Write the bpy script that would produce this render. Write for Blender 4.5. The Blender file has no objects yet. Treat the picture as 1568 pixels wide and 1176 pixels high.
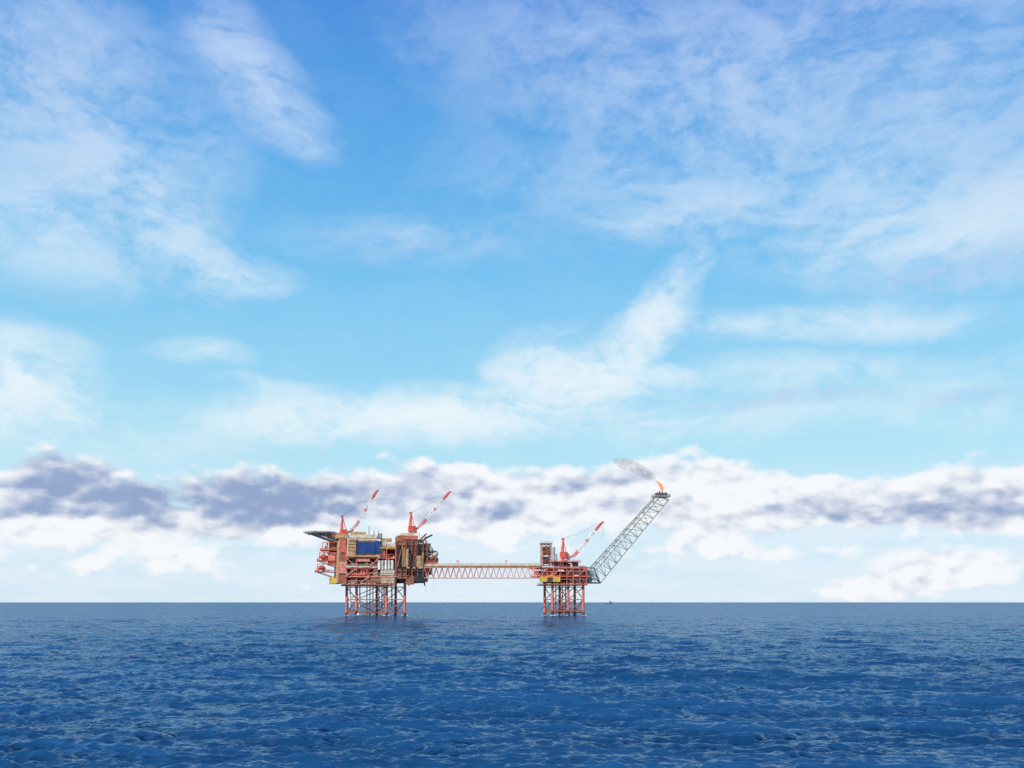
import bpy, math, random
import numpy as np
from mathutils import Vector, Matrix
random.seed(7)
rng=np.random.default_rng(23)
sc=bpy.context.scene
sc.view_settings.view_transform='Standard'; sc.view_settings.look='None'; sc.view_settings.exposure=0
F=1400.0; TH=math.atan(334/F); CT,ST=math.cos(TH),math.sin(TH); H=10.0; D=700.0
# ---------------------------------------------------------------- camera
cam=bpy.data.cameras.new("camera"); co=bpy.data.objects.new("camera",cam); sc.collection.objects.link(co)
cam.sensor_width=36; cam.lens=36*F/1568; cam.clip_start=0.5; cam.clip_end=90000
co.location=(0,0,H); co.rotation_euler=(math.pi/2+TH,0,0); sc.camera=co
# ---------------------------------------------------------------- node helpers
class G:
    def __init__(s,nt): s.nt=nt; s.nodes=nt.nodes; s.l=nt.links
    def put(s,inp,v):
        if isinstance(v,bpy.types.NodeSocket): s.l.new(v,inp)
        else: inp.default_value=v
    def m(s,op,a,b=None,c=None,clamp=False):
        n=s.nodes.new('ShaderNodeMath'); n.operation=op; n.use_clamp=clamp
        s.put(n.inputs[0],a)
        if b is not None: s.put(n.inputs[1],b)
        if c is not None: s.put(n.inputs[2],c)
        return n.outputs[0]
    def v(s,op,a,b=None,scale=None):
        n=s.nodes.new('ShaderNodeVectorMath'); n.operation=op
        s.put(n.inputs[0],a)
        if b is not None: s.put(n.inputs[1],b)
        if scale is not None: s.put(n.inputs['Scale'],scale)
        return n.outputs['Value'] if op in('LENGTH','DOT_PRODUCT') else n.outputs[0]
    def ss(s,x,a,b,c=0.0,d=1.0,mode='SMOOTHSTEP'):
        n=s.nodes.new('ShaderNodeMapRange'); n.interpolation_type=mode
        s.put(n.inputs[0],x); s.put(n.inputs[1],a); s.put(n.inputs[2],b); s.put(n.inputs[3],c); s.put(n.inputs[4],d)
        return n.outputs[0]
    def noise(s,vec,scale,detail=5,rough=.55,dist=0,col=False):
        n=s.nodes.new('ShaderNodeTexNoise'); s.put(n.inputs['Vector'],vec)
        n.inputs['Scale'].default_value=scale; n.inputs['Detail'].default_value=detail
        n.inputs['Roughness'].default_value=rough; n.inputs['Distortion'].default_value=dist
        return n.outputs['Color' if col else 'Fac']
    def noise2(s,vec,detail=5,rough=.55,dist=0):
        n=s.nodes.new('ShaderNodeTexNoise'); n.noise_dimensions='2D'; s.put(n.inputs['Vector'],vec)
        n.inputs['Scale'].default_value=1; n.inputs['Detail'].default_value=detail
        n.inputs['Roughness'].default_value=rough; n.inputs['Distortion'].default_value=dist
        return n.outputs['Fac']
    def puff(s,vec,detail=2):
        n=s.nodes.new('ShaderNodeTexVoronoi'); n.voronoi_dimensions='2D'; n.feature='SMOOTH_F1'; s.put(n.inputs['Vector'],vec)
        n.inputs['Scale'].default_value=1; n.inputs['Smoothness'].default_value=.5
        n.inputs['Detail'].default_value=detail; n.inputs['Roughness'].default_value=.5; n.inputs['Lacunarity'].default_value=2.2
        return n.outputs['Distance']
    def mix(s,f,a,b,mode='MIX'):
        n=s.nodes.new('ShaderNodeMix'); n.data_type='RGBA'; n.blend_type=mode
        s.put(n.inputs[0],f); s.put(n.inputs[6],a); s.put(n.inputs[7],b)
        return n.outputs[2]
    def ramp(s,x,stops):
        n=s.nodes.new('ShaderNodeValToRGB'); s.put(n.inputs[0],x); cr=n.color_ramp
        while len(cr.elements)<len(stops): cr.elements.new(0.5)
        for e,(p,c) in zip(cr.elements,stops): e.position=p; e.color=(*c,1)
        return n.outputs[0]
def lin(r,g,b): 
    f=lambda c:(c/255/12.92 if c/255<=.04045 else ((c/255+.055)/1.055)**2.4)
    return (f(r),f(g),f(b))
# ---------------------------------------------------------------- world
SUN_EL=math.radians(32); SUN_AZ=math.radians(218)   # clockwise from +Y
w=bpy.data.worlds.new("World"); sc.world=w; w.use_nodes=True; w.name="sky"
try:
    w.cycles.sampling_method='MANUAL'; w.cycles.sample_map_resolution=256
except Exception: pass
g=G(w.node_tree); bg=g.nodes['Background']; bg.inputs[1].default_value=0.1
sky=g.nodes.new('ShaderNodeTexSky'); sky.sky_type='NISHITA'; sky.sun_disc=False
sky.sun_elevation=SUN_EL; sky.sun_rotation=SUN_AZ; sky.air_density=1; sky.dust_density=.6; sky.ozone_density=2
tc=g.nodes.new('ShaderNodeTexCoord'); d=tc.outputs['Generated']
sep=g.nodes.new('ShaderNodeSeparateXYZ'); g.l.new(d,sep.inputs[0])
az=g.m('MULTIPLY',g.m('ARCTAN2',sep.outputs[0],sep.outputs[1]),57.2958)
el=g.m('MULTIPLY',g.m('ARCSINE',sep.outputs[2]),57.2958)
cmb=g.nodes.new('ShaderNodeCombineXYZ'); g.put(cmb.inputs[0],az); g.put(cmb.inputs[1],el); q=cmb.outputs[0]
eln=g.m('DIVIDE',el,90.0,clamp=True)
stops=[(0,lin(210,235,249)),(4/90,lin(200,235,251)),(9/90,lin(178,230,250)),(13/90,lin(152,218,249)),(20/90,lin(118,198,246)),(27/90,lin(90,175,240)),(36/90,lin(72,145,228)),(1,lin(45,100,195))]
grad=g.v('SCALE',g.ramp(eln,stops),scale=10.0)
base=g.mix(0.9,sky.outputs[0],grad)
def azel(u,v):
    x=u-784; vp=588-v; y=F*CT-vp*ST; z=F*ST+vp*CT
    return math.degrees(math.atan2(x,y)),math.degrees(math.atan2(z,math.hypot(x,y)))
def blobs(vec,lst,k=1.0):
    acc=0.0
    for (u,v,su,sv,rot,amp) in lst:
        a,e=azel(u,v)
        mp=g.nodes.new('ShaderNodeMapping'); mp.vector_type='TEXTURE'; g.put(mp.inputs[0],vec)
        mp.inputs[1].default_value=(a,e,0); mp.inputs[2].default_value=(0,0,math.radians(rot)); mp.inputs[3].default_value=(k*su/24.4,k*sv/24.4,1)
        gr=g.nodes.new('ShaderNodeTexGradient'); gr.gradient_type='SPHERICAL'; g.l.new(mp.outputs[0],gr.inputs[0])
        acc=g.m('MULTIPLY_ADD',gr.outputs['Fac'],amp*1.1,acc)
    return acc
def warp(vec,scale,amt,det=4,sq=(1,1.6,1)):
    n=g.noise(g.v('MULTIPLY',vec,sq),scale,det,.6,0,True)
    o=g.v('MULTIPLY',g.v('SUBTRACT',n,(.5,.5,.5)),(amt,amt*.6,0))
    return g.v('ADD',vec,o)
# thin high clouds
q1=warp(warp(q,.07,4.5,1),.4,1.8,5)
thin=[(130,220,280,230,0,.68),(40,50,200,140,0,.28),(250,340,180,80,-30,.6),(60,350,190,70,-10,.35),
 (350,50,120,64,-60,.45),(405,120,140,70,-45,.8),(455,185,90,46,-20,.5),(375,415,110,40,0,.6),
 (880,70,380,130,-5,.46),(1180,60,400,140,10,.48),(1420,150,340,200,15,.52),(1050,220,280,130,10,.42),
 (1010,345,140,46,-5,.6),(1090,300,160,40,-10,.35),(1480,350,280,90,5,.66),(1540,310,160,60,15,.35),(1300,310,340,110,0,.32),(800,260,220,150,0,.16),
 (1015,465,130,52,48,1.25),(950,525,130,46,30,1.05),(900,574,180,46,-4,1.45),(820,545,110,54,20,.5),(1250,490,340,36,-3,.7),(1150,570,300,36,0,.4),
 (640,640,350,62,2,1.15),(530,650,280,44,0,.45),(800,625,200,50,8,.7),(30,585,140,90,0,1.1),(300,545,90,26,0,.45),
 (620,375,210,54,-3,.3),(200,660,420,60,0,.28),(1400,600,320,70,0,.35),(380,595,90,20,0,.35),(1030,650,280,60,0,.42)]
B1=blobs(q1,thin)
n1=g.noise2(g.v('MULTIPLY',q1,(.15,.30,1)),6,.62,.2)
n1b=g.noise2(g.v('MULTIPLY',q1,(.55,1.1,1)),7,.68,.2)
tx=g.m('ADD',g.m('MULTIPLY',g.ss(n1,.34,.66),.85),g.m('MULTIPLY',g.ss(n1b,.26,.76),.45))
a1=g.m('MULTIPLY',g.m('ADD',B1,.045),g.m('ADD',tx,.14))
a1=g.m('SUBTRACT',1.0,g.m('POWER',2.718,g.m('MULTIPLY',a1,-1.4)),clamp=True)
thincol=g.ramp(eln,[(0,lin(240,247,252)),(9/90,lin(238,247,252)),(14/90,lin(234,246,252)),(25/90,lin(208,229,250)),(36/90,lin(186,209,246))])
base=g.mix(a1,base,g.v('SCALE',thincol,scale=10.0))
lav=blobs(q1,[(1210,612,170,20,2,.75),(1480,600,140,20,0,.5),(1500,392,210,36,3,.6),(60,130,200,150,0,.35),(640,390,170,30,0,.3),(1540,220,170,140,0,.3)])
base=g.mix(g.m('MULTIPLY',lav,g.ss(n1b,.25,.65),clamp=True),base,tuple(10*c for c in lin(178,202,238))+(1,))
g.put(bg.inputs[0],base)
# horizon haze bank (only evaluated low down)
hz=g.ss(el,9.0,3.5,0,.62)
n4=g.noise2(g.v('MULTIPLY',q1,(.12,.8,1)),5,.6,.3)
hz=g.m('MULTIPLY',hz,g.ss(n4,.3,.65,.4,1.25),clamp=True)
low=g.mix(hz,base,tuple(10*c for c in lin(228,240,251))+(1,))
q2=warp(q,.6,1.0,5,(1,1.4,1))
cum=[(100,740,145,68,0,1.6),(35,787,120,40,0,.8),(208,778,75,36,5,1.1),(385,768,175,70,-3,1.7),(480,762,110,46,0,.8),(240,816,150,40,0,1.15),(60,820,160,34,0,.8),(450,806,110,38,10,.95),
 (640,742,160,66,3,1.45),(740,770,160,66,0,1.3),(570,780,120,48,0,.95),(900,748,160,66,0,1.4),(1040,744,140,74,0,1.45),(830,784,160,44,0,1.0),(1150,760,160,64,0,1.3),(1265,772,160,50,0,1.0),
 (1400,764,200,52,-3,1.15),(1530,748,160,64,0,1.3),(1500,790,190,42,0,.9),(1060,806,170,42,0,.9),(720,814,200,42,0,.8),(330,880,300,34,0,.5),(130,862,240,32,0,.5),
 (1410,884,145,42,8,1.5),(1330,903,120,20,0,1.0),(1500,868,120,32,0,.8),(1100,850,260,34,0,.6),(520,850,150,30,0,.45),(850,835,180,30,0,.55),(1250,838,240,30,0,.6),(280,850,110,26,0,.5),
 (-250,760,300,80,0,1.2),(1850,770,320,80,0,1.2)]
B2=blobs(q2,cum)
sq=(.38,.70,1); vq=(.45,.80,1)
n3=g.noise2(g.v('MULTIPLY',q2,sq),7,.52,.1)
qu=g.v('ADD',q2,(-.28,.5,0))
n3u=g.noise2(g.v('MULTIPLY',qu,sq),4,.52,.1)
pf=g.puff(g.v('MULTIPLY',q2,vq),1.5); pfu=g.puff(g.v('MULTIPLY',qu,vq),1)
dens=g.m('SUBTRACT',g.m('MULTIPLY',g.m('SUBTRACT',n3,.5),1.25),g.m('MULTIPLY',g.m('SUBTRACT',pf,.42),.6))
densu=g.m('SUBTRACT',g.m('MULTIPLY',g.m('SUBTRACT',n3u,.5),1.25),g.m('MULTIPLY',g.m('SUBTRACT',pfu,.42),.6))
fld=g.m('ADD',B2,dens)
a2=g.m('MULTIPLY',g.ss(fld,.28,.90,0,.96),g.ss(el,11.0,9.5))
gry=blobs(q2,[(100,736,160,60,0,1.3),(205,778,85,36,0,1.0),(378,768,190,62,0,1.5),(480,768,110,38,0,.6),(640,742,140,38,0,.75),(590,766,110,34,0,.5),(720,792,150,24,0,.7),
 (770,770,90,36,0,.4),(890,742,120,26,0,.65),(970,772,110,22,0,.5),(950,724,80,22,0,.5),(1180,800,120,20,0,.5),(1400,784,230,30,0,.8),(1510,746,150,26,0,.6),(1060,810,120,22,0,.5),(1270,776,120,26,0,.5),(50,778,90,24,0,.6),(1500,796,150,20,0,.6),(1440,898,70,10,0,.3)])
lit=g.m('MULTIPLY',g.m('SUBTRACT',dens,densu),1.15)
shade=g.m('SUBTRACT',g.m('ADD',g.m('MULTIPLY',gry,.9),g.ss(fld,.7,1.6,0,.08)),lit)
shade=g.ss(shade,.0,1.4)
ccol=g.mix(shade,tuple(10*c for c in lin(247,249,253))+(1,),tuple(10*c for c in lin(146,166,204))+(1,))
low=g.mix(a2,low,ccol)
bg2=g.nodes.new('ShaderNodeBackground'); bg2.inputs[1].default_value=.1; g.put(bg2.inputs[0],low)
ms=g.nodes.new('ShaderNodeMixShader'); g.put(ms.inputs[0],g.m('LESS_THAN',el,11.2))
g.l.new(bg.outputs[0],ms.inputs[1]); g.l.new(bg2.outputs[0],ms.inputs[2])
bg3=g.nodes.new('ShaderNodeBackground'); bg3.inputs[0].default_value=(.3,1.0,2.2,1); bg3.inputs[1].default_value=.1
ms2=g.nodes.new('ShaderNodeMixShader'); g.put(ms2.inputs[0],g.m('LESS_THAN',el,-.3)); g.l.new(ms.outputs[0],ms2.inputs[1]); g.l.new(bg3.outputs[0],ms2.inputs[2])
g.l.new(ms2.outputs[0],g.nodes['World Output'].inputs[0])
# ---------------------------------------------------------------- sun
sl=bpy.data.lights.new("sun",'SUN'); sl.energy=5.0; sl.angle=math.radians(.5); sl.color=(1,.94,.85)
so=bpy.data.objects.new("sun",sl); sc.collection.objects.link(so)
sd=Vector((math.sin(SUN_AZ)*math.cos(SUN_EL),math.cos(SUN_AZ)*math.cos(SUN_EL),math.sin(SUN_EL)))
so.rotation_euler=sd.to_track_quat('Z','Y').to_euler(); so.location=(-200,-200,200)
# ---------------------------------------------------------------- sea
def build_sea():
    inv=np.linspace(1/38.0,1/1500.0,1050); r=1/inv
    r=np.concatenate([[1.5,6,12,18,24,31],r,np.geomspace(1650,45000,40)])
    a=np.concatenate([np.radians(np.linspace(-180,-40,60))[:-1],np.radians(np.linspace(-40,40,1150)),np.radians(np.linspace(40,180,60))[1:-1]])
    R,A=np.meshgrid(r,a,indexing='ij'); X=(R*np.sin(A)).astype(np.float64); Y=R*np.cos(A)
    dr=np.gradient(r)[:,None]; da=np.gradient(a)[None,:]
    spr=np.broadcast_to(dr,R.shape); spa=R*np.abs(da)
    Z=np.zeros_like(X); DX=np.zeros_like(X); DY=np.zeros_like(X)
    N=120; lams=np.geomspace(.5,42,N)
    # gust patches: ripples are steeper in some areas than others
    gust=1+.28*np.sin(X*.071+Y*.023+1)*np.sin(Y*.041-X*.017)+.22*np.sin(X*.17-Y*.06+2)*np.sin(Y*.11+X*.05)
    for i,lam in enumerate(lams):
        k=2*math.pi/lam; th=math.radians(77)+rng.normal(0,.42 if lam<10 else .35)
        kx,ky=k*math.cos(th),k*math.sin(th)
        ak=.066 if lam<2.2 else .066*(2.2/lam)**.6
        if lam<.8: ak*=.8
        amp=ak/k; ph=rng.uniform(0,6.283)
        kr=np.abs(kx*np.sin(A)+ky*np.cos(A)); kt=np.abs(kx*np.cos(A)-ky*np.sin(A))
        s=np.maximum(kr*spr,kt*spa)/(2*math.pi)
        att=np.clip((.45-s)/.2,0,1)
        rows=np.where(att.max(axis=1)>0)[0]
        if len(rows)==0: continue
        e=rows.max()+1
        p=kx*X[:e]+ky*Y[:e]+ph; aa=amp*att[:e]
        if lam<6: aa=aa*gust[:e]
        Z[:e]+=aa*np.sin(p); c=aa*np.cos(p)*.4
        DX[:e]+=c*kx/k; DY[:e]+=c*ky/k
    X=X+DX; Y=Y+DY
    nr,na=R.shape
    co_=np.stack([X,Y,Z],-1).reshape(-1,3).astype(np.float32)
    idx=np.arange(nr*na).reshape(nr,na); nx=np.roll(idx,-1,axis=1)
    q_=np.stack([idx[:-1],idx[1:],nx[1:],nx[:-1]],-1).reshape(-1,4)
    me=bpy.data.meshes.new("sea"); nv=len(co_); nf=len(q_)
    me.vertices.add(nv); me.vertices.foreach_set('co',co_.ravel())
    me.loops.add(nf*4); me.loops.foreach_set('vertex_index',q_[:,::-1].ravel().astype(np.int32))
    me.polygons.add(nf); me.polygons.foreach_set('loop_start',np.arange(0,nf*4,4,dtype=np.int32))
    me.polygons.foreach_set('use_smooth',np.ones(nf,dtype=bool))
    me.update(calc_edges=True); me.validate()
    o=bpy.data.objects.new("sea",me); sc.collection.objects.link(o)
    n=me.polygons[len(me.polygons)//2].normal
    if n.z<0: me.flip_normals()
    m=bpy.data.materials.new("sea_water"); m.use_nodes=True; gg=G(m.node_tree); gg.nodes.remove(gg.nodes['Principled BSDF'])
    t=gg.nodes.new('ShaderNodeTexCoord').outputs['Object']; N_=gg.nodes.new('ShaderNodeNewGeometry').outputs['Normal']
    def slope(sc_,det,k,rough=.6):
        n=gg.noise(gg.v('MULTIPLY',t,sc_),1.0,det,rough,.2,True)
        return gg.v('MULTIPLY',gg.v('SUBTRACT',n,(.5,.5,.5)),(k*.6,k,0))
    s=gg.v('ADD',slope((.03,.045,1),2,.65),gg.v('ADD',slope((.20,.22,1),3,1.7,.65),slope((1.2,2.8,1),3,1.9,.65)))
    nn=gg.v('NORMALIZE',gg.v('ADD',N_,s))
    big=gg.noise(gg.v('MULTIPLY',t,(.006,.014,1)),1,4,.6,.5)
    cc=gg.mix(gg.ss(big,.35,.65),(.005,.037,.098,1),(.010,.060,.150,1))
    df=gg.nodes.new('ShaderNodeBsdfDiffuse'); gg.put(df.inputs[0],cc); gg.put(df.inputs['Normal'],nn)
    gl=gg.nodes.new('ShaderNodeBsdfGlossy'); gl.inputs[0].default_value=(.60,.79,.95,1); gl.inputs['Roughness'].default_value=.13; gg.put(gl.inputs['Normal'],nn)
    fr=gg.nodes.new('ShaderNodeFresnel'); fr.inputs[0].default_value=1.333; gg.put(fr.inputs['Normal'],nn)
    fac=gg.ss(fr.outputs[0],0.0,.9,.01,.76,'LINEAR')
    mx=gg.nodes.new('ShaderNodeMixShader'); gg.put(mx.inputs[0],fac); gg.l.new(df.outputs[0],mx.inputs[1]); gg.l.new(gl.outputs[0],mx.inputs[2])
    gg.l.new(mx.outputs[0],gg.nodes['Material Output'].inputs[0])
    me.materials.append(m)
build_sea()
# ---------------------------------------------------------------- materials
MATS={}
def mat(name,c,rough=.6,var=.38,rust=.25,metal=0):
    m=bpy.data.materials.new(name); m.use_nodes=True; gg=G(m.node_tree); b=gg.nodes['Principled BSDF']
    t=gg.nodes.new('ShaderNodeTexCoord').outputs['Object']
    n=gg.noise(t,.35,5,.6); c4=(*c,1); dk=(*[x*(1-var) for x in c],1)
    k=gg.mix(gg.ss(n,.35,.65),dk,c4)
    st=gg.noise(gg.v('MULTIPLY',t,(1.2,1.2,.15)),1,5,.6)
    k=gg.mix(gg.ss(st,.52,.70,0,rust),k,(.18,.09,.05,1))
    gg.put(b.inputs['Base Color'],k); b.inputs['Roughness'].default_value=rough; b.inputs['Metallic'].default_value=metal
    MATS[name]=m; return m
mat('red',(.70,.14,.085),rust=.3); mat('redpale',(.74,.29,.21),rust=.3); mat('rust',(.34,.115,.065),rust=.45); mat('ochre',(.56,.32,.14),rust=.3)
mat('beige',(.66,.56,.41)); mat('brown',(.11,.065,.05)); mat('dark',(.03,.028,.034)); mat('grey',(.34,.35,.34)); mat('greygreen',(.30,.32,.28))
mat('white',(.8,.8,.77),rust=.08); mat('blue',(.012,.05,.22),rust=.03); mat('yellow',(.74,.46,.06)); mat('orange',(.60,.20,.08)); mat('wood',(.56,.41,.26)); mat('growth',(.06,.035,.03)); mat('glass',(.02,.03,.04),rough=.1)
mat('cranered',(.72,.11,.075),rust=.1)
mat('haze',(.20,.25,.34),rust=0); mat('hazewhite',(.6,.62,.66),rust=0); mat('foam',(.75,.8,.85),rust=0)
MN=list(MATS)
class B:
    def __init__(s): s.v=[]; s.f=[]; s.m=[]
    def quad(s,pts,faces,m):
        o=len(s.v); s.v+= [tuple(p) for p in pts]; i=MN.index(m)
        for f in faces: s.f.append([o+k for k in f]); s.m.append(i)
    def box(s,x0,x1,y0,y1,z0,z1,m):
        if x0>x1:x0,x1=x1,x0
        if y0>y1:y0,y1=y1,y0
        if z0>z1:z0,z1=z1,z0
        j=lambda:random.uniform(-.004,.004)
        x0+=j();x1+=j();y0+=j();y1+=j();z0+=j();z1+=j()
        s.quad([(x0,y0,z0),(x1,y0,z0),(x1,y1,z0),(x0,y1,z0),(x0,y0,z1),(x1,y0,z1),(x1,y1,z1),(x0,y1,z1)],
          [(0,3,2,1),(4,5,6,7),(0,1,5,4),(1,2,6,5),(2,3,7,6),(3,0,4,7)],m)
    def strut(s,p,q_,r,m,r2=None,n=6):
        p=Vector(p);q_=Vector(q_); r2=r if r2 is None else r2; ax=(q_-p)
        if ax.length<1e-5: return
        ax.normalize(); a=ax.orthogonal().normalized(); b=ax.cross(a); pts=[]
        for c,rr in((p,r),(q_,r2)):
            for i in range(n):
                t=2*math.pi*i/n+.3; pts.append(c+a*math.cos(t)*rr+b*math.sin(t)*rr)
        fs=[(i,(i+1)%n,n+(i+1)%n,n+i) for i in range(n)]+[tuple(range(n-1,-1,-1)),tuple(range(n,2*n))]
        s.quad(pts,fs,m)
    def ell(s,c,rx,ry,rz,m,n=10,k=6):
        pts=[];fs=[]
        for i in range(k+1):
            ph=math.pi*(i/k)*.98+.03
            for j in range(n):
                t=2*math.pi*j/n; pts.append((c[0]+rx*math.sin(ph)*math.cos(t),c[1]+ry*math.sin(ph)*math.sin(t),c[2]-rz*math.cos(ph)))
        for i in range(k):
            for j in range(n): fs.append((i*n+j,i*n+(j+1)%n,(i+1)*n+(j+1)%n,(i+1)*n+j))
        fs.append(tuple(range(n-1,-1,-1))); fs.append(tuple(k*n+j for j in range(n)))
        s.quad(pts,fs,m)
    def truss(s,A0,A1,n,rc,rl,m,mats=None):
        A0=[Vector(p) for p in A0];A1=[Vector(p) for p in A1]; c=len(A0)
        for i in range(n):
            mm=mats[int(i*len(mats)/n)] if mats else m
            t0,t1=i/n,(i+1)/n
            P=[a.lerp(b,t0) for a,b in zip(A0,A1)];Q=[a.lerp(b,t1) for a,b in zip(A0,A1)]
            for j in range(c):
                s.strut(P[j],Q[j],rc,mm); kk=(j+1)%c
                if c==2 and j==1: continue
                s.strut(P[j],P[kk],rl,mm)
                if i%2: s.strut(P[j],Q[kk],rl,mm)
                else: s.strut(P[kk],Q[j],rl,mm)
                if i==n-1: s.strut(Q[j],Q[kk],rl,mm)
    def rail(s,pts,m,h=1.2,r=.07):
        for a,b in zip(pts[:-1],pts[1:]):
            a=Vector(a);b=Vector(b)
            for hh in(h,h*.5): s.strut(a+Vector((0,0,hh)),b+Vector((0,0,hh)),r,m,n=4)
            n=max(1,int((b-a).length/2.5))
            for i in range(n+1):
                p=a.lerp(b,i/n); s.strut(p,p+Vector((0,0,h)),r,m,n=4)
    def obj(s,name,parent=None,smooth=False):
        me=bpy.data.meshes.new(name); me.from_pydata(s.v,[],s.f)
        used=sorted(set(s.m)); 
        for u in used: me.materials.append(MATS[MN[u]])
        me.polygons.foreach_set('material_index',[used.index(i) for i in s.m]); me.update()
        o=bpy.data.objects.new(name,me); sc.collection.objects.link(o)
        if parent: o.parent=parent
        return o
class Frame:
    """survey helper: photo measurement -> platform-local metres on a given depth plane"""
    def __init__(s,u0,phi,y0=D):
        s.c,s.s=math.cos(phi),math.sin(phi); s.y0=y0; s.X=y0*(u0-784)/1440.0; s.phi=phi
    def L(s,u,v,y=0.0):
        vp=588-v; den=F*CT-vp*ST; k=(u-784)/den
        x=(k*(s.y0+y*s.c)-s.X+y*s.s)/(s.c-k*s.s)
        wy=s.y0+x*s.s+y*s.c
        return Vector((x,y,H+wy*(F*ST+vp*CT)/den))
    def bx(s,b,u0,u1,v0,v1,y0,y1,m):
        p=s.L(u0,v0,y0);q_=s.L(u1,v1,y0); b.box(p.x,q_.x,y0,y1,p.z,q_.z,m)
def empty(name,loc,phi):
    e=bpy.data.objects.new(name,None); sc.collection.objects.link(e); e.location=loc; e.rotation_euler=(0,0,phi); e.empty_display_size=5; return e
def fill(b,fr,u0,u1,v0,v1,y0,y1,n,pal):
    p=fr.L(u0,v1,y0);q_=fr.L(u1,v0,y0)
    for i in range(n):
        m=random.choice(pal); w_=random.uniform(.8,4.5); h=random.uniform(.25,.95)*(q_.z-p.z); dd=random.uniform(1,5)
        x=random.uniform(p.x,max(p.x+.1,q_.x-w_)); y=random.uniform(y0,max(y0+.1,y1-dd)); t=random.random()
        if t<.5: b.box(x,x+w_,y,y+dd,p.z+.02,p.z+h,m)
        elif t<.7: b.strut((x,y,p.z),(x,y,p.z+h),random.uniform(.3,1.1),m,n=8)
        elif t<.85:
            z=p.z+h*.6; b.strut((x,y,z),(x+w_*1.6,y,z),random.uniform(.2,.8),m,n=8)
        else:
            b.strut((x,y,p.z),(x+w_,y,q_.z),.16,m); b.strut((x+w_,y,p.z),(x+w_,y,q_.z),.2,m)
def deck(b,fr,u0,u1,v,y0,y1,m='red',th=.9,rail=True,rm='redpale'):
    p=fr.L(u0,v,y0);q_=fr.L(u1,v,y0); b.box(p.x,q_.x,y0,y1,p.z-th,p.z,m)
    if rail:
        z=p.z; b.rail([(p.x,y1,z),(p.x,y0,z),(q_.x,y0,z),(q_.x,y1,z)],rm)
def crane(fr,parent,mu,mv0,mv1,foot,tip,y,name):
    b=B(); p=fr.L(mu,mv0,y); q_=fr.L(mu,mv1,y); R='cranered'
    b.strut(p,p.lerp(q_,.35),1.3,R,n=12); b.strut(p.lerp(q_,.35),q_,.9,R,r2=.7,n=8)
    b.box(p.x-2.0,p.x+3.5,y-2,y+2,p.z+(q_.z-p.z)*.16,p.z+(q_.z-p.z)*.42,R)
    b.box(p.x+1.5,p.x+4.2,y-3.2,y-1.2,p.z+(q_.z-p.z)*.1,p.z+(q_.z-p.z)*.34,'rust')
    f=fr.L(*foot,y); t=fr.L(*tip,y)
    base=Vector((p.x+1,y,p.z+(q_.z-p.z)*.2)); b.strut(base,f,.5,R)
    b.strut((p.x-1.8,y,p.z+(q_.z-p.z)*.35),q_,.3,R); b.strut((p.x+3,y,p.z+(q_.z-p.z)*.35),q_,.3,R)
    b.box(q_.x-1,q_.x+1,y-1,y+1,q_.z-.5,q_.z+.4,R)
    ax=(t-f).normalized(); nn=Vector((-ax.z,0,ax.x)); a=.9
    def sec(c,k): return [c+nn*k+Vector((0,k,0)),c+nn*k-Vector((0,k,0)),c-nn*k-Vector((0,k,0)),c-nn*k+Vector((0,k,0))]
    m1=f.lerp(t,.12); b.truss(sec(base.lerp(f,.5),.35),sec(m1,a),4,.2,.1,R)
    m2=f.lerp(t,.85); b.truss(sec(m1,a),sec(m2,a*.85),12,.25,.16,None,[R,'white','white',R,'white','white',R])
    b.truss(sec(m2,a*.85),sec(t,.45),4,.3,.2,R)
    b.strut(t-ax*1.2+nn*.3,t+ax*1.3-nn*.4,.8,R,n=8)
    b.strut(q_,t,.06,'dark'); b.strut(q_,m2,.05,'dark'); hk=t+Vector((.6,0,-9)); b.strut(t,hk,.05,'dark'); b.box(hk.x-.3,hk.x+.3,y-.3,y+.3,hk.z-.9,hk.z,'yellow')
    b.obj(name,parent)
PHI=math.radians(15)
# ================= production platform
fr=Frame(585,PHI); main=empty("offshore_oil_platform",(fr.X,D,0),PHI)
b=B()
def foamring(b,p,r):
    for i in range(9):
        t=random.uniform(0,6.28); rr=r*random.uniform(1.0,2.0)
        b.ell((p.x+rr*math.cos(t),p.y+rr*math.sin(t),.15),random.uniform(.4,1.0),random.uniform(.4,.8),random.uniform(.15,.4),'foam',n=6,k=4)
def leg(b,fr,u,y,r=1.0,u2=None,m='red',vt=893):
    a=fr.L(u,943,y); a.z=-6; t=fr.L(u2 or u,vt,y); b.strut(a,t,r,m,n=10)
    k=(2.2-a.z)/(t.z-a.z); b.strut(a,a.lerp(t,k),r*1.08,'growth',n=10); foamring(b,a,r*1.2); return a,t
def jacket(b,fr,rows,vs=(899,918,938)):
    for us,y in rows:
        for u in us: leg(b,fr,u,y)
        for i in range(len(us)-1):
            for v in vs: b.strut(fr.L(us[i],v,y),fr.L(us[i+1],v,y),.38,'red' if v<930 else 'rust')
            for k in range(len(vs)-1):
                b.strut(fr.L(us[i],vs[k+1],y),fr.L(us[i+1],vs[k],y),.32,'rust')
            b.strut(fr.L(us[i],vs[1],y),fr.L(us[i+1],vs[2],y),.32,'rust')
    (ua,ya),(ub,yb)=rows[0],rows[-1]
    for i in range(len(ua)):
        for v in vs: b.strut(fr.L(ua[i],v,ya),fr.L(ub[i],v,yb),.36,'rust')
        b.strut(fr.L(ua[i],vs[1],ya),fr.L(ub[i],vs[2],yb),.32,'rust'); b.strut(fr.L(ua[i],vs[1],ya),fr.L(ub[i],vs[0],yb),.32,'rust')
jacket(b,fr,[((546,592,620),8),((531,577,606),34)])
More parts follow.
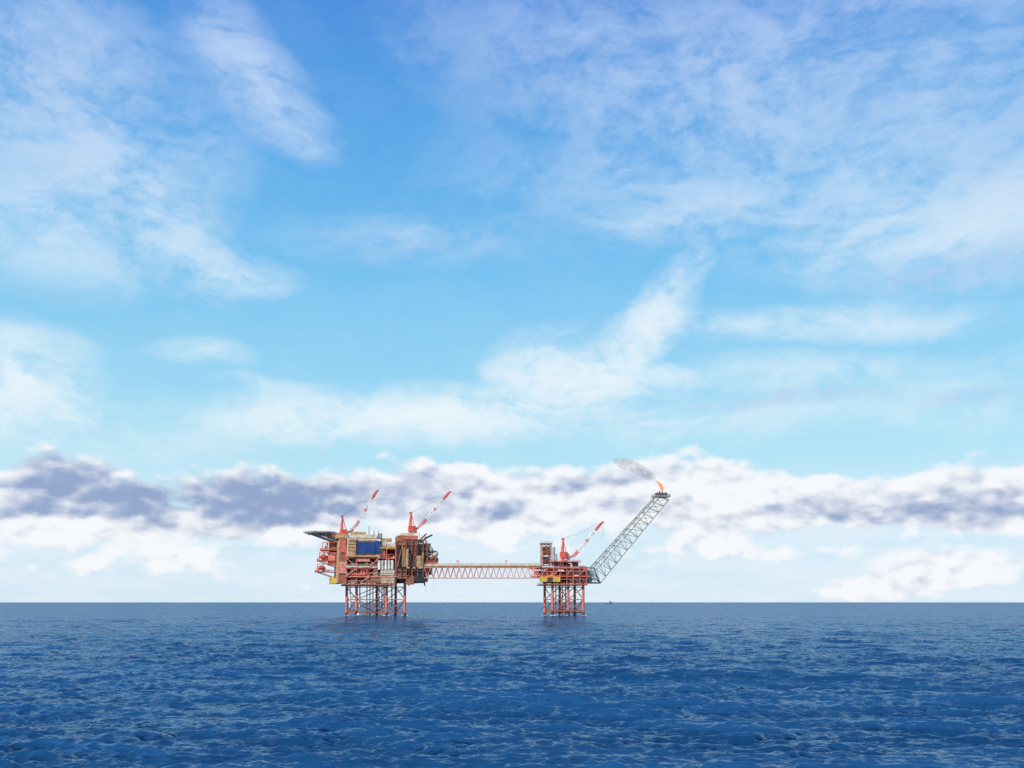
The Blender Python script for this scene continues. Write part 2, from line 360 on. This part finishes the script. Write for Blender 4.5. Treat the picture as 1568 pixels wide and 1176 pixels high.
for i in range(12):
    u=562+(i%6)*4.6; y=16+(i//6)*6; a=fr.L(u,943,y);a.z=-5; b.strut(a,fr.L(u,893,y),.42,['orange','rust','ochre','rust','redpale','orange'][i%6],n=8)
for u,y in((536,20),(551,12),(588,10),(600,24)):
    a=fr.L(u,930,y); b.strut(a,fr.L(u,893,y),.55,'white' if u<560 else 'redpale',n=8)
fr.bx(b,556,574,936,938,5,8,'rust'); fr.bx(b,534,545,934,936,4,7,'rust')
b.obj("jacket_legs",main)
b=B()
for v,u0,u1 in((894,530,606),(883,528,656),(869,528,656),(853,528,652),(838,530,650)): deck(b,fr,u0,u1,v,0,46,'red' if v!=894 else 'rust',th=1.0)
for u in(530,546,562,578,592,606,622,638,652):
    for y in(.4,15,30,45):
        a=fr.L(u,893 if u<610 else 883,y);t=fr.L(u,840 if u<600 else 826,y); b.strut(a,t,.45,'red' if u<600 else 'rust')
for i,(u0,u1) in enumerate(((530,546),(562,578),(592,606),(622,638))):
    b.strut(fr.L(u0,883,.3),fr.L(u1,870,.3),.3,'red'); b.strut(fr.L(u1,869,.3),fr.L(u0,854,.3),.3,'redpale')
b.obj("deck_frame",main)
b=B()
P1=['rust','ochre','beige','redpale','grey','brown','ochre','red','dark','brown']; P2=['rust','brown','dark','brown','red','ochre','grey','dark']
for v0,v1 in((884,893),(870,882),(854,868),(839,852)):
    fill(b,fr,532,604,v0,v1,1.2,9,22,P1); fill(b,fr,532,604,v0,v1,9,40,26,P1)
    if v1<890: fill(b,fr,606,652,v0,v1,1.2,9,14,P2); fill(b,fr,606,652,v0,v1,9,40,16,P2)
    p=fr.L(532,v0,22);q_=fr.L(650,v1,22)
    b.box(p.x,q_.x,22,24,p.z,q_.z,'dark')
fr.bx(b,520.5,529.5,823,892,2,44,'ochre')
b.obj("process_equipment",main)
b=B()
xl=fr.L(520.5,850,2).x
for y in range(5,42,6):
    for v in (832,845,858,872): 
        z=fr.L(520.5,v,2).z; b.box(xl-.15,xl+.2,y,y+2.2,z-1.1,z+.7,'glass' if random.random()<.6 else 'rust')
for v in (838,853,868,883):
    z=fr.L(520.5,v,2).z; b.box(xl-.6,xl-.05,1.5,44,z-.35,z,'rust'); b.rail([(xl-.55,1.6,z),(xl-.55,44,z)],'redpale')
b.box(xl-.5,xl+4.9,1.1,1.9,fr.L(520,893,2).z,fr.L(520,823,2).z,'rust')
fr.bx(b,523,529,826,846,.2,1,'red'); fr.bx(b,520,530,860,878,.1,1,'redpale')
fr.bx(b,507,521,884,894,24,40,'yellow')
for i,(v,ul) in enumerate(((842,491),(858,486),(875,483))):
    p=fr.L(ul,v,30);q_=fr.L(506,v,30); b.box(p.x,xl,24,40,p.z-.5,p.z,'red'); b.rail([(xl,24,p.z),(p.x,24,p.z),(p.x,40,p.z)],'red',r=.12)
    b.strut((p.x+.5,25,p.z),(xl,25,p.z-5),.3,'red'); b.strut((p.x+.5,39,p.z),(xl,39,p.z-5),.3,'red')
    b.strut((p.x+1,25,p.z),(p.x+1,25,p.z+5.5),.3,'red'); b.strut((p.x+1,25,p.z+5.5),(xl,25,p.z+5.5),.3,'red')
    if i: 
        b.ell((p.x+4.2,30,p.z+2.6),3.6,4.5,1.5,'red'); b.ell((p.x+4.2,30,p.z+3.5),2.2,3,1.3,'orange')
    fill(b,fr,ul+3,505,v-12,v,26,38,5,['red','rust','redpale'])
fr.bx(b,506,514,826,845,30,44,'rust'); fr.bx(b,503,512,846,866,26,30,'redpale')
b.obj("accommodation_block",main)
b=B(); c=fr.L(490,815,32); R_=12.3; n=8
pts=[(c.x+R_*math.cos(math.pi/8+i*math.pi/4),c.y+R_*math.sin(math.pi/8+i*math.pi/4)) for i in range(n)]
v8=[(x,y,c.z) for x,y in pts]+[(x,y,c.z-.9) for x,y in pts]
b.quad(v8,[tuple(range(8)),tuple(range(15,7,-1))]+[(i+8,(i+1)%8+8,(i+1)%8,i) for i in range(8)],'greygreen')
for i in range(8):
    x,y=pts[i];x2,y2=pts[(i+1)%8]; ex=1.10
    o1=(c.x+(x-c.x)*ex,c.y+(y-c.y)*ex,c.z+.15); o2=(c.x+(x2-c.x)*ex,c.y+(y2-c.y)*ex,c.z+.15)
    b.strut(o1,o2,.12,'grey'); b.strut(o1,(x,y,c.z-.5),.12,'grey')
for i in range(32):
    t=2*math.pi*i/32;t2=2*math.pi*(i+1)/32; r=5
    b.strut((c.x+r*math.cos(t),c.y+r*math.sin(t),c.z+.03),(c.x+r*math.cos(t2),c.y+r*math.sin(t2),c.z+.03),.2,'yellow',n=4)
for y in(24,30,36,42):
    b.strut((c.x-9,y,c.z-1.3),(c.x+11,y,c.z-1.3),.35,'grey')
    b.strut((c.x-6,y,c.z-1.3),(xl,y,c.z-8),.35,'grey'); b.strut((c.x,y,c.z-1.3),(xl,y,c.z-4.5),.28,'grey'); b.strut((c.x+3,y,c.z-1.3),(xl,y,c.z-7),.25,'greygreen')
fr.bx(b,505,516,817,823,28,42,'grey')
b.obj("helideck",main)
b=B()
fr.bx(b,532,581,824,852,-.6,16,'beige'); fr.bx(b,534,546,826,850,-1.2,-.7,'ochre'); fr.bx(b,545.5,547.3,826,850,-1.6,-.8,'dark')
fr.bx(b,548,560.5,830,848,-1.7,-.7,'blue'); fr.bx(b,561.5,574,830,848,-1.7,-.7,'blue'); fr.bx(b,575.5,580,828,848,-1.4,-.7,'blue')
fr.bx(b,536,577,818,824,2,14,'beige'); fr.bx(b,538,560,814,818,4,12,'ochre'); fr.bx(b,548,574,826,829,-1.5,-.7,'ochre')
fr.bx(b,516,532,818,824,6,30,'ochre'); fr.bx(b,509,522,816,823,22,40,'rust')
fr.bx(b,532,582,850,853,-1.6,-.3,'ochre')
for v in(828,833,838,843): fr.bx(b,534,545,v,v+.6,-1.5,-1.25,'dark')
for u in(571,577.5): 
    a=fr.L(u,824,6);t=fr.L(u,813,6); b.strut(a,t,1.1,'white',n=12)
for u in(565,): b.strut(fr.L(u,824,9),fr.L(u,806,9),.35,'grey')
fr.bx(b,583,592,828,837,1,12,'beige'); fr.bx(b,593,607,832,838,1,12,'beige'); fr.bx(b,586,600,824,829,6,14,'ochre'); fr.bx(b,583,607,838,840,-.4,.1,'yellow')
fr.bx(b,583,604,872,881,-.5,4,'beige'); fr.bx(b,583,604,882,893,-.6,5,'wood'); fr.bx(b,560,582,885,893,-.4,3,'rust')
for i in range(5):
    u=581+i*5; b.strut(fr.L(u,872,-.3),fr.L(u,858,-.3),1.0,'white' if i%2==0 else 'beige',n=10)
fr.bx(b,548,566,856,860,-.8,3,'redpale'); fr.bx(b,532,560,877,881,-.8,2,'red'); fr.bx(b,530,580,866,869,-.9,0,'beige'); fr.bx(b,528,608,882,884,-.9,0,'redpale')
fill(b,fr,536,600,816,824,6,30,14,['beige','ochre','rust','grey','white'])
b.obj("process_modules",main)
b=B()
fr.bx(b,607,622,830,882,-.2,10,'rust'); fr.bx(b,623,640,826,868,-.5,8,'brown'); fr.bx(b,641,653,832,868,-.3,12,'brown')
for v,m in((834,'red'),(842,'rust'),(850,'ochre'),(858,'rust'),(866,'red'),(874,'rust')): fr.bx(b,606,654,v,v+1.0,-1.6,-.4,m) 
for i,u in enumerate((606,614,622,631,640,648,654)): b.strut(fr.L(u,883,-1.2),fr.L(u,828,-1.2),.3,['red','rust','rust'][i%3])
fill(b,fr,608,652,830,868,-3.0,-1.6,14,['rust','ochre','dark','brown','red'])
fr.bx(b,610,640,820,829,3,20,'rust'); fr.bx(b,614,636,816,821,6,16,'beige'); fr.bx(b,620,640,822,826,-1,3,'red')
for (u,v,r,m) in((658,842,2.8,'beige'),(666,848,2.7,'beige'),(659,853,3.0,'wood'),(667,857,2.3,'brown'),(653,836,2.6,'greygreen'),(650,848,3.2,'brown')):
    c=fr.L(u,v,4); b.ell(c,r,r*1.3,r*.95,m)
fr.bx(b,648,668,843,846,1,10,'brown'); fr.bx(b,648,671,861,863,-1,14,'red'); fr.bx(b,652,669,852,861,2,12,'rust'); fr.bx(b,650,660,832,843,3,12,'ochre')
p=fr.L(648,861,-1);q_=fr.L(671,861,-1); b.rail([(p.x,-1,p.z),(q_.x,-1,p.z),(q_.x,14,p.z)],'red',r=.12)
fr.bx(b,607,652,883,888,2,20,'brown'); fr.bx(b,612,640,888,893,3,18,'dark'); fr.bx(b,636,655,872,891,-.6,9,'dark'); fr.bx(b,622,634,884,895,0,8,'rust'); fr.bx(b,648,662,870,880,0,6,'dark')
for u in(626,650): b.strut(fr.L(u,897,4),fr.L(u,880,4),.5,'dark')
b.strut(fr.L(644,826,2),fr.L(653,817,2),.5,'dark'); b.strut(fr.L(652,824,2),fr.L(662,819,2),.7,'dark'); b.strut(fr.L(648,828,2),fr.L(653,822,2),.8,'brown')
fill(b,fr,608,652,818,830,3,25,16,P2+['beige'])
b.strut(fr.L(652,893,5),fr.L(652,906,5),.08,'dark'); b.strut(fr.L(664,863,5),fr.L(664,910,5),.05,'dark')
b.obj("compression_module",main)
b=B()
for i in range(16):
    u=random.uniform(534,650); v0=824; h=random.uniform(4,12); b.strut(fr.L(u,v0,8),fr.L(u,v0-h,8),.1,random.choice(['grey','white','red']))
for (ua,va,ub,vb) in((530,883,548,869),(566,869,582,853),(608,869,622,853),(552,893,566,883)):
    a=fr.L(ua,va,-1.4);t=fr.L(ub,vb,-1.4)
    b.truss([a,a+Vector((0,0,.7))],[t,t+Vector((0,0,.7))],6,.14,.08,'redpale')
for v,m in((864,'beige'),(878,'grey'),(849,'red'),(889,'ochre')):
    b.strut(fr.L(532,v,-.6),fr.L(604,v,-.6),.22,m)
b.obj("pipework_and_stairs",main)
crane(fr,main,524,826,790,(541,812),(577,752),14,"pedestal_crane_a")
crane(fr,main,629,820,785,(642,808),(688,754),10,"pedestal_crane_b")
# ================= wellhead/flare platform
f2=Frame(862,PHI,D+14); sec_=empty("offshore_oil_platform.001",(f2.X,D+14,0),PHI)
b=B(); jacket(b,f2,[((846,870,893),2),((834,857,880),22)])
for i in range(8):
    u=851+(i%4)*5; y=8+(i//4)*6; a=f2.L(u,943,y);a.z=-5; b.strut(a,f2.L(u,893,y),.42,['rust','red','rust','brown'][i%4],n=8)
f2.bx(b,838,890,934,936,0,3,'rust')
b.obj("jacket_legs",sec_)
b=B()
for v,u0,u1,m in((894,838,900,'rust'),(881,828,903,'red'),(868,826,897,'red')): deck(b,f2,u0,u1,v,-2,26,m,th=1.0,rm='red')
deck(b,f2,845,890,859,0,20,'red',th=.6,rm='red')
for u in(829,838,848,858,868,878,888,898):
    for y in(-1.5,12,25):
        b.strut(f2.L(u,893 if u>836 else 881,y),f2.L(u,868,y),.4,'red')
for u0,u1 in((829,838),(848,858),(868,878),(888,898)): b.strut(f2.L(u0,881,-1.6),f2.L(u1,869,-1.6),.3,'redpale')
fill(b,f2,830,865,869,880,0,8,10,['red','redpale','rust','ochre']); fill(b,f2,866,897,869,880,0,10,12,['dark','brown','rust','red'])
fill(b,f2,840,900,882,893,0,10,16,['dark','brown','rust','red']); fill(b,f2,830,897,869,893,10,24,26,['brown','dark','rust'])
f2.bx(b,828,858,883,891,-3.2,-.5,'yellow'); f2.bx(b,838,846,884,890,-3.6,-3.3,'brown'); f2.bx(b,868,894,871,880,-1,6,'brown'); f2.bx(b,872,899,884,893,0,10,'brown')
f2.bx(b,896,905,872,893,2,16,'greygreen'); fill(b,f2,848,888,855,867,2,16,16,['red','rust','redpale','brown','beige'])
f2.bx(b,824,834,874,880,12,24,'red'); f2.bx(b,820,830,866,869,14,22,'ochre')
for v in(875,887): b.strut(f2.L(829,v,-2.2),f2.L(897,v,-2.2),.25,'redpale')
b.obj("deck_modules",sec_)
b=B()
A0=[f2.L(831,866,8),f2.L(844,866,8)];A1=[f2.L(831,833,8),f2.L(844,833,8)]
A0+= [A0[1]+Vector((0,5,0)),A0[0]+Vector((0,5,0))];A1+=[A1[1]+Vector((0,5,0)),A1[0]+Vector((0,5,0))]
b.truss(A0,A1,5,.35,.22,'rust'); f2.bx(b,832,843,837,850,9,12,'rust'); f2.bx(b,829.5,846,831,833,7,14,'red'); f2.bx(b,833,842,852,864,9,12,'brown')
p=f2.L(829.5,831,7);q_=f2.L(846,831,7); b.rail([(p.x,7,p.z),(q_.x,7,p.z)],'red')
b.strut(f2.L(848,866,9),f2.L(848,838,9),1.0,'grey',n=10); b.strut(f2.L(852,866,9),f2.L(852,848,9),.7,'greygreen',n=10)
b.obj("vent_tower",sec_)
crane(f2,sec_,862,860,825,(873,858),(922,800),6,"pedestal_crane_c")
b=B()
up0=f2.L(906,869,8);lo0=f2.L(919,893,8);up1=f2.L(1004,760,8);lo1=f2.L(1024,765,8)
dy=Vector((0,4.2,0)); dy2=Vector((0,2.6,0))
b.truss([up0-dy,up0+dy,lo0],[up1-dy2,up1+dy2,lo1],13,.38,.2,'greygreen')
b.strut(f2.L(886,868,8),up0-dy,.4,'greygreen');b.strut(f2.L(886,868,8),up0+dy,.4,'greygreen'); b.strut(f2.L(893,893,8),lo0,.45,'greygreen'); b.strut(f2.L(893,869,8),lo0,.4,'greygreen');b.strut(up0-dy,lo0,.45,'greygreen')
b.strut(f2.L(895,880,4),f2.L(912,880,4),.5,'greygreen'); b.truss([f2.L(896,870,5),f2.L(896,892,5)],[f2.L(908,870,5),f2.L(917,892,5)],4,.35,.25,'greygreen')
f2.bx(b,903,917,885,888,3,12,'greygreen')
b.strut(up0.lerp(lo0,.3),up1.lerp(lo1,.3),.35,'grey'); 
f2.bx(b,1003,1027,758,761,4,12,'greygreen'); f2.bx(b,1006,1022,754,758,6,10,'brown'); 
p=f2.L(1003,758,4);q_=f2.L(1027,758,4); b.rail([(p.x,12,p.z),(p.x,4,p.z),(q_.x,4,p.z),(q_.x,12,p.z)],'greygreen',r=.12)
for u in(1010,1014,1019): b.strut(f2.L(u,758,8),f2.L(u,751 if u<1016 else 754,8),.4,'dark',n=8)
b.obj("flare_boom",sec_)
def blobmesh(name,path,parent,m):
    ring=12; pts=[];fs=[]; k=len(path)
    for i,(p,r) in enumerate(path):
        tg=(path[min(i+1,k-1)][0]-path[max(i-1,0)][0]).normalized(); a=Vector((0,1,0)); a=(a-tg*a.dot(tg)).normalized(); c=tg.cross(a)
        for j in range(ring):
            t=2*math.pi*j/ring; rr=r*random.uniform(.85,1.2); pts.append(p+a*rr*math.cos(t)+c*rr*math.sin(t))
    for i in range(k-1):
        for j in range(ring): fs.append((i*ring+j,i*ring+(j+1)%ring,(i+1)*ring+(j+1)%ring,(i+1)*ring+j))
    fs.append(tuple(range(ring-1,-1,-1))); fs.append(tuple((k-1)*ring+j for j in range(ring)))
    me=bpy.data.meshes.new(name); me.from_pydata(pts,[],fs); me.materials.append(m); me.update()
    o=bpy.data.objects.new(name,me); sc.collection.objects.link(o); o.parent=parent
    md=o.modifiers.new("s",'SUBSURF'); md.levels=2; md.render_levels=2
    return o
fm=bpy.data.materials.new("flame"); fm.use_nodes=True; gg=G(fm.node_tree); gg.nodes.remove(gg.nodes['Principled BSDF'])
e=gg.nodes.new('ShaderNodeEmission'); t=gg.nodes.new('ShaderNodeTexCoord').outputs['Object']
gg.put(e.inputs[0],gg.mix(gg.ss(gg.noise(t,.6,3),.35,.65),(1,.24,.09,1),(1,.5,.25,1))); e.inputs[1].default_value=1.0
gg.l.new(e.outputs[0],gg.nodes['Material Output'].inputs[0])
L=f2.L
blobmesh("gas_flame",[(L(1014,752,8),.5),(L(1014,748,8),1.3),(L(1012,744,8),1.5),(L(1009,740,8),1.0),(L(1005,736,8),.25)],sec_,fm)
sm=bpy.data.materials.new("smoke"); sm.use_nodes=True; gg=G(sm.node_tree); gg.nodes.remove(gg.nodes['Principled BSDF'])
vol=gg.nodes.new('ShaderNodeVolumePrincipled'); t=gg.nodes.new('ShaderNodeTexCoord').outputs['Object']
gg.put(vol.inputs['Density'],gg.ss(gg.noise(t,.16,3,.6),.33,.68,0,.085)); vol.inputs['Color'].default_value=(.40,.36,.40,1)
gg.l.new(vol.outputs[0],gg.nodes['Material Output'].inputs[1])
blobmesh("flare_smoke",[(L(1007,740,8),1.2),(L(1002,735,8),2.6),(L(994,729,8),4.2),(L(984,722,8),5.4),(L(970,715,8),6.0),(L(954,709,8),5),(L(938,705,8),2.5)],sec_,sm)
# ================= bridge
f3=Frame(740,0,D+8); br=empty("steel_footbridge",(f3.X,D+8,0),0)
b=B(); n=20
a0=f3.L(650,869,-2.5);a1=f3.L(826,869,-2.5);z0=a0.z;zb=f3.L(740,885,-2.5).z
for y in(-2.5,2.5):
    b.strut((a0.x,y,z0),(a1.x,y,z0),.3,'redpale'); b.strut((a0.x,y,zb),(a1.x,y,zb),.36,'redpale')
    for i in range(n):
        xa=a0.x+(a1.x-a0.x)*i/n; xb=a0.x+(a1.x-a0.x)*(i+1)/n; xm=(xa+xb)/2
        b.strut((xa,y,z0),(xm,y,zb),.24,'redpale'); b.strut((xm,y,zb),(xb,y,z0),.24,'redpale')
for i in range(n+1):
    x=a0.x+(a1.x-a0.x)*i/n; b.strut((x,-2.5,z0),(x,2.5,z0),.2,'redpale'); b.strut((x,-2.5,zb),(x,2.5,zb),.2,'redpale')
b.obj("truss",br)
b=B(); b.box(a0.x,a1.x,-2.9,2.9,z0+.35,z0+.75,'rust')
for y in(-2.6,2.6): b.box(a0.x,a1.x,y-.12,y+.12,z0+.8,z0+2.2,'wood')
for y,zz,r,m in((-3.0,1.0,.3,'ochre'),(-1,1.3,.5,'grey'),(1,1.3,.5,'ochre'),(-2.6,2.6,.14,'beige')): b.strut((a0.x,y,z0+zz),(a1.x,y,z0+zz),r,m)
b.rail([(a0.x,-2.8,z0+2.2),(a1.x,-2.8,z0+2.2)],'wood',h=1.1)
for u in(701,775):
    x=f3.L(u,862,-2.5).x; b.strut((x,-2.6,z0+2),(x,-2.6,z0+5.2),.25,'red'); b.box(x-1.2,x+1.2,-3,-2.2,z0+4.6,z0+5.2,'red')
b.obj("walkway_and_pipes",br)
# ================= boats
def ship(name,loc,L_,rot,m1,m2,m3):
    e=empty(name,loc,rot); b=B(); hw=L_*.11
    st=[(-.5,.85,.085),(-.2,1,.07),(.15,1,.075),(.35,.75,.12),(.5,.05,.17)]
    pts=[];k=len(st)
    for x,wd,h in st:
        pts+= [(x*L_,-hw*wd,h*L_),(x*L_*.95,-hw*wd*.7,-.03*L_),(x*L_*.95,hw*wd*.7,-.03*L_),(x*L_,hw*wd,h*L_)]
    fs=[]
    for i in range(k-1):
        for j in range(4): fs.append((i*4+j,i*4+(j+1)%4,(i+1)*4+(j+1)%4,(i+1)*4+j))
    fs+=[(3,2,1,0),((k-1)*4,(k-1)*4+1,(k-1)*4+2,(k-1)*4+3)]
    b.quad(pts,fs,m1)
    for x0,x1,z0,z1,wd in((.1,.36,.08,.17,.85),(.14,.33,.17,.23,.7),(.17,.30,.23,.28,.55)): b.box(x0*L_,x1*L_,-hw*wd,hw*wd,z0*L_,z1*L_,m2)
    b.box(.20*L_,.302*L_,-hw*.56,hw*.56,.245*L_,.265*L_,'glass')
    b.strut((.22*L_,0,.28*L_),(.22*L_,0,.42*L_),.008*L_,m3); b.strut((.22*L_,-hw*.4,.37*L_),(.22*L_,hw*.4,.37*L_),.006*L_,m3)
    b.box(-.1*L_,-.05*L_,-hw*.6,hw*.6,.07*L_,.14*L_,m3)
    o=b.obj("hull_and_superstructure",e); return e
def W(u,y): return (u-784)/1439*y
ship("supply_vessel",(W(931,5500),5500,0),62,math.radians(25),'haze','grey','haze')
ship("small_boat",(W(553,690),690,0),8,math.radians(160),'dark','white','white')
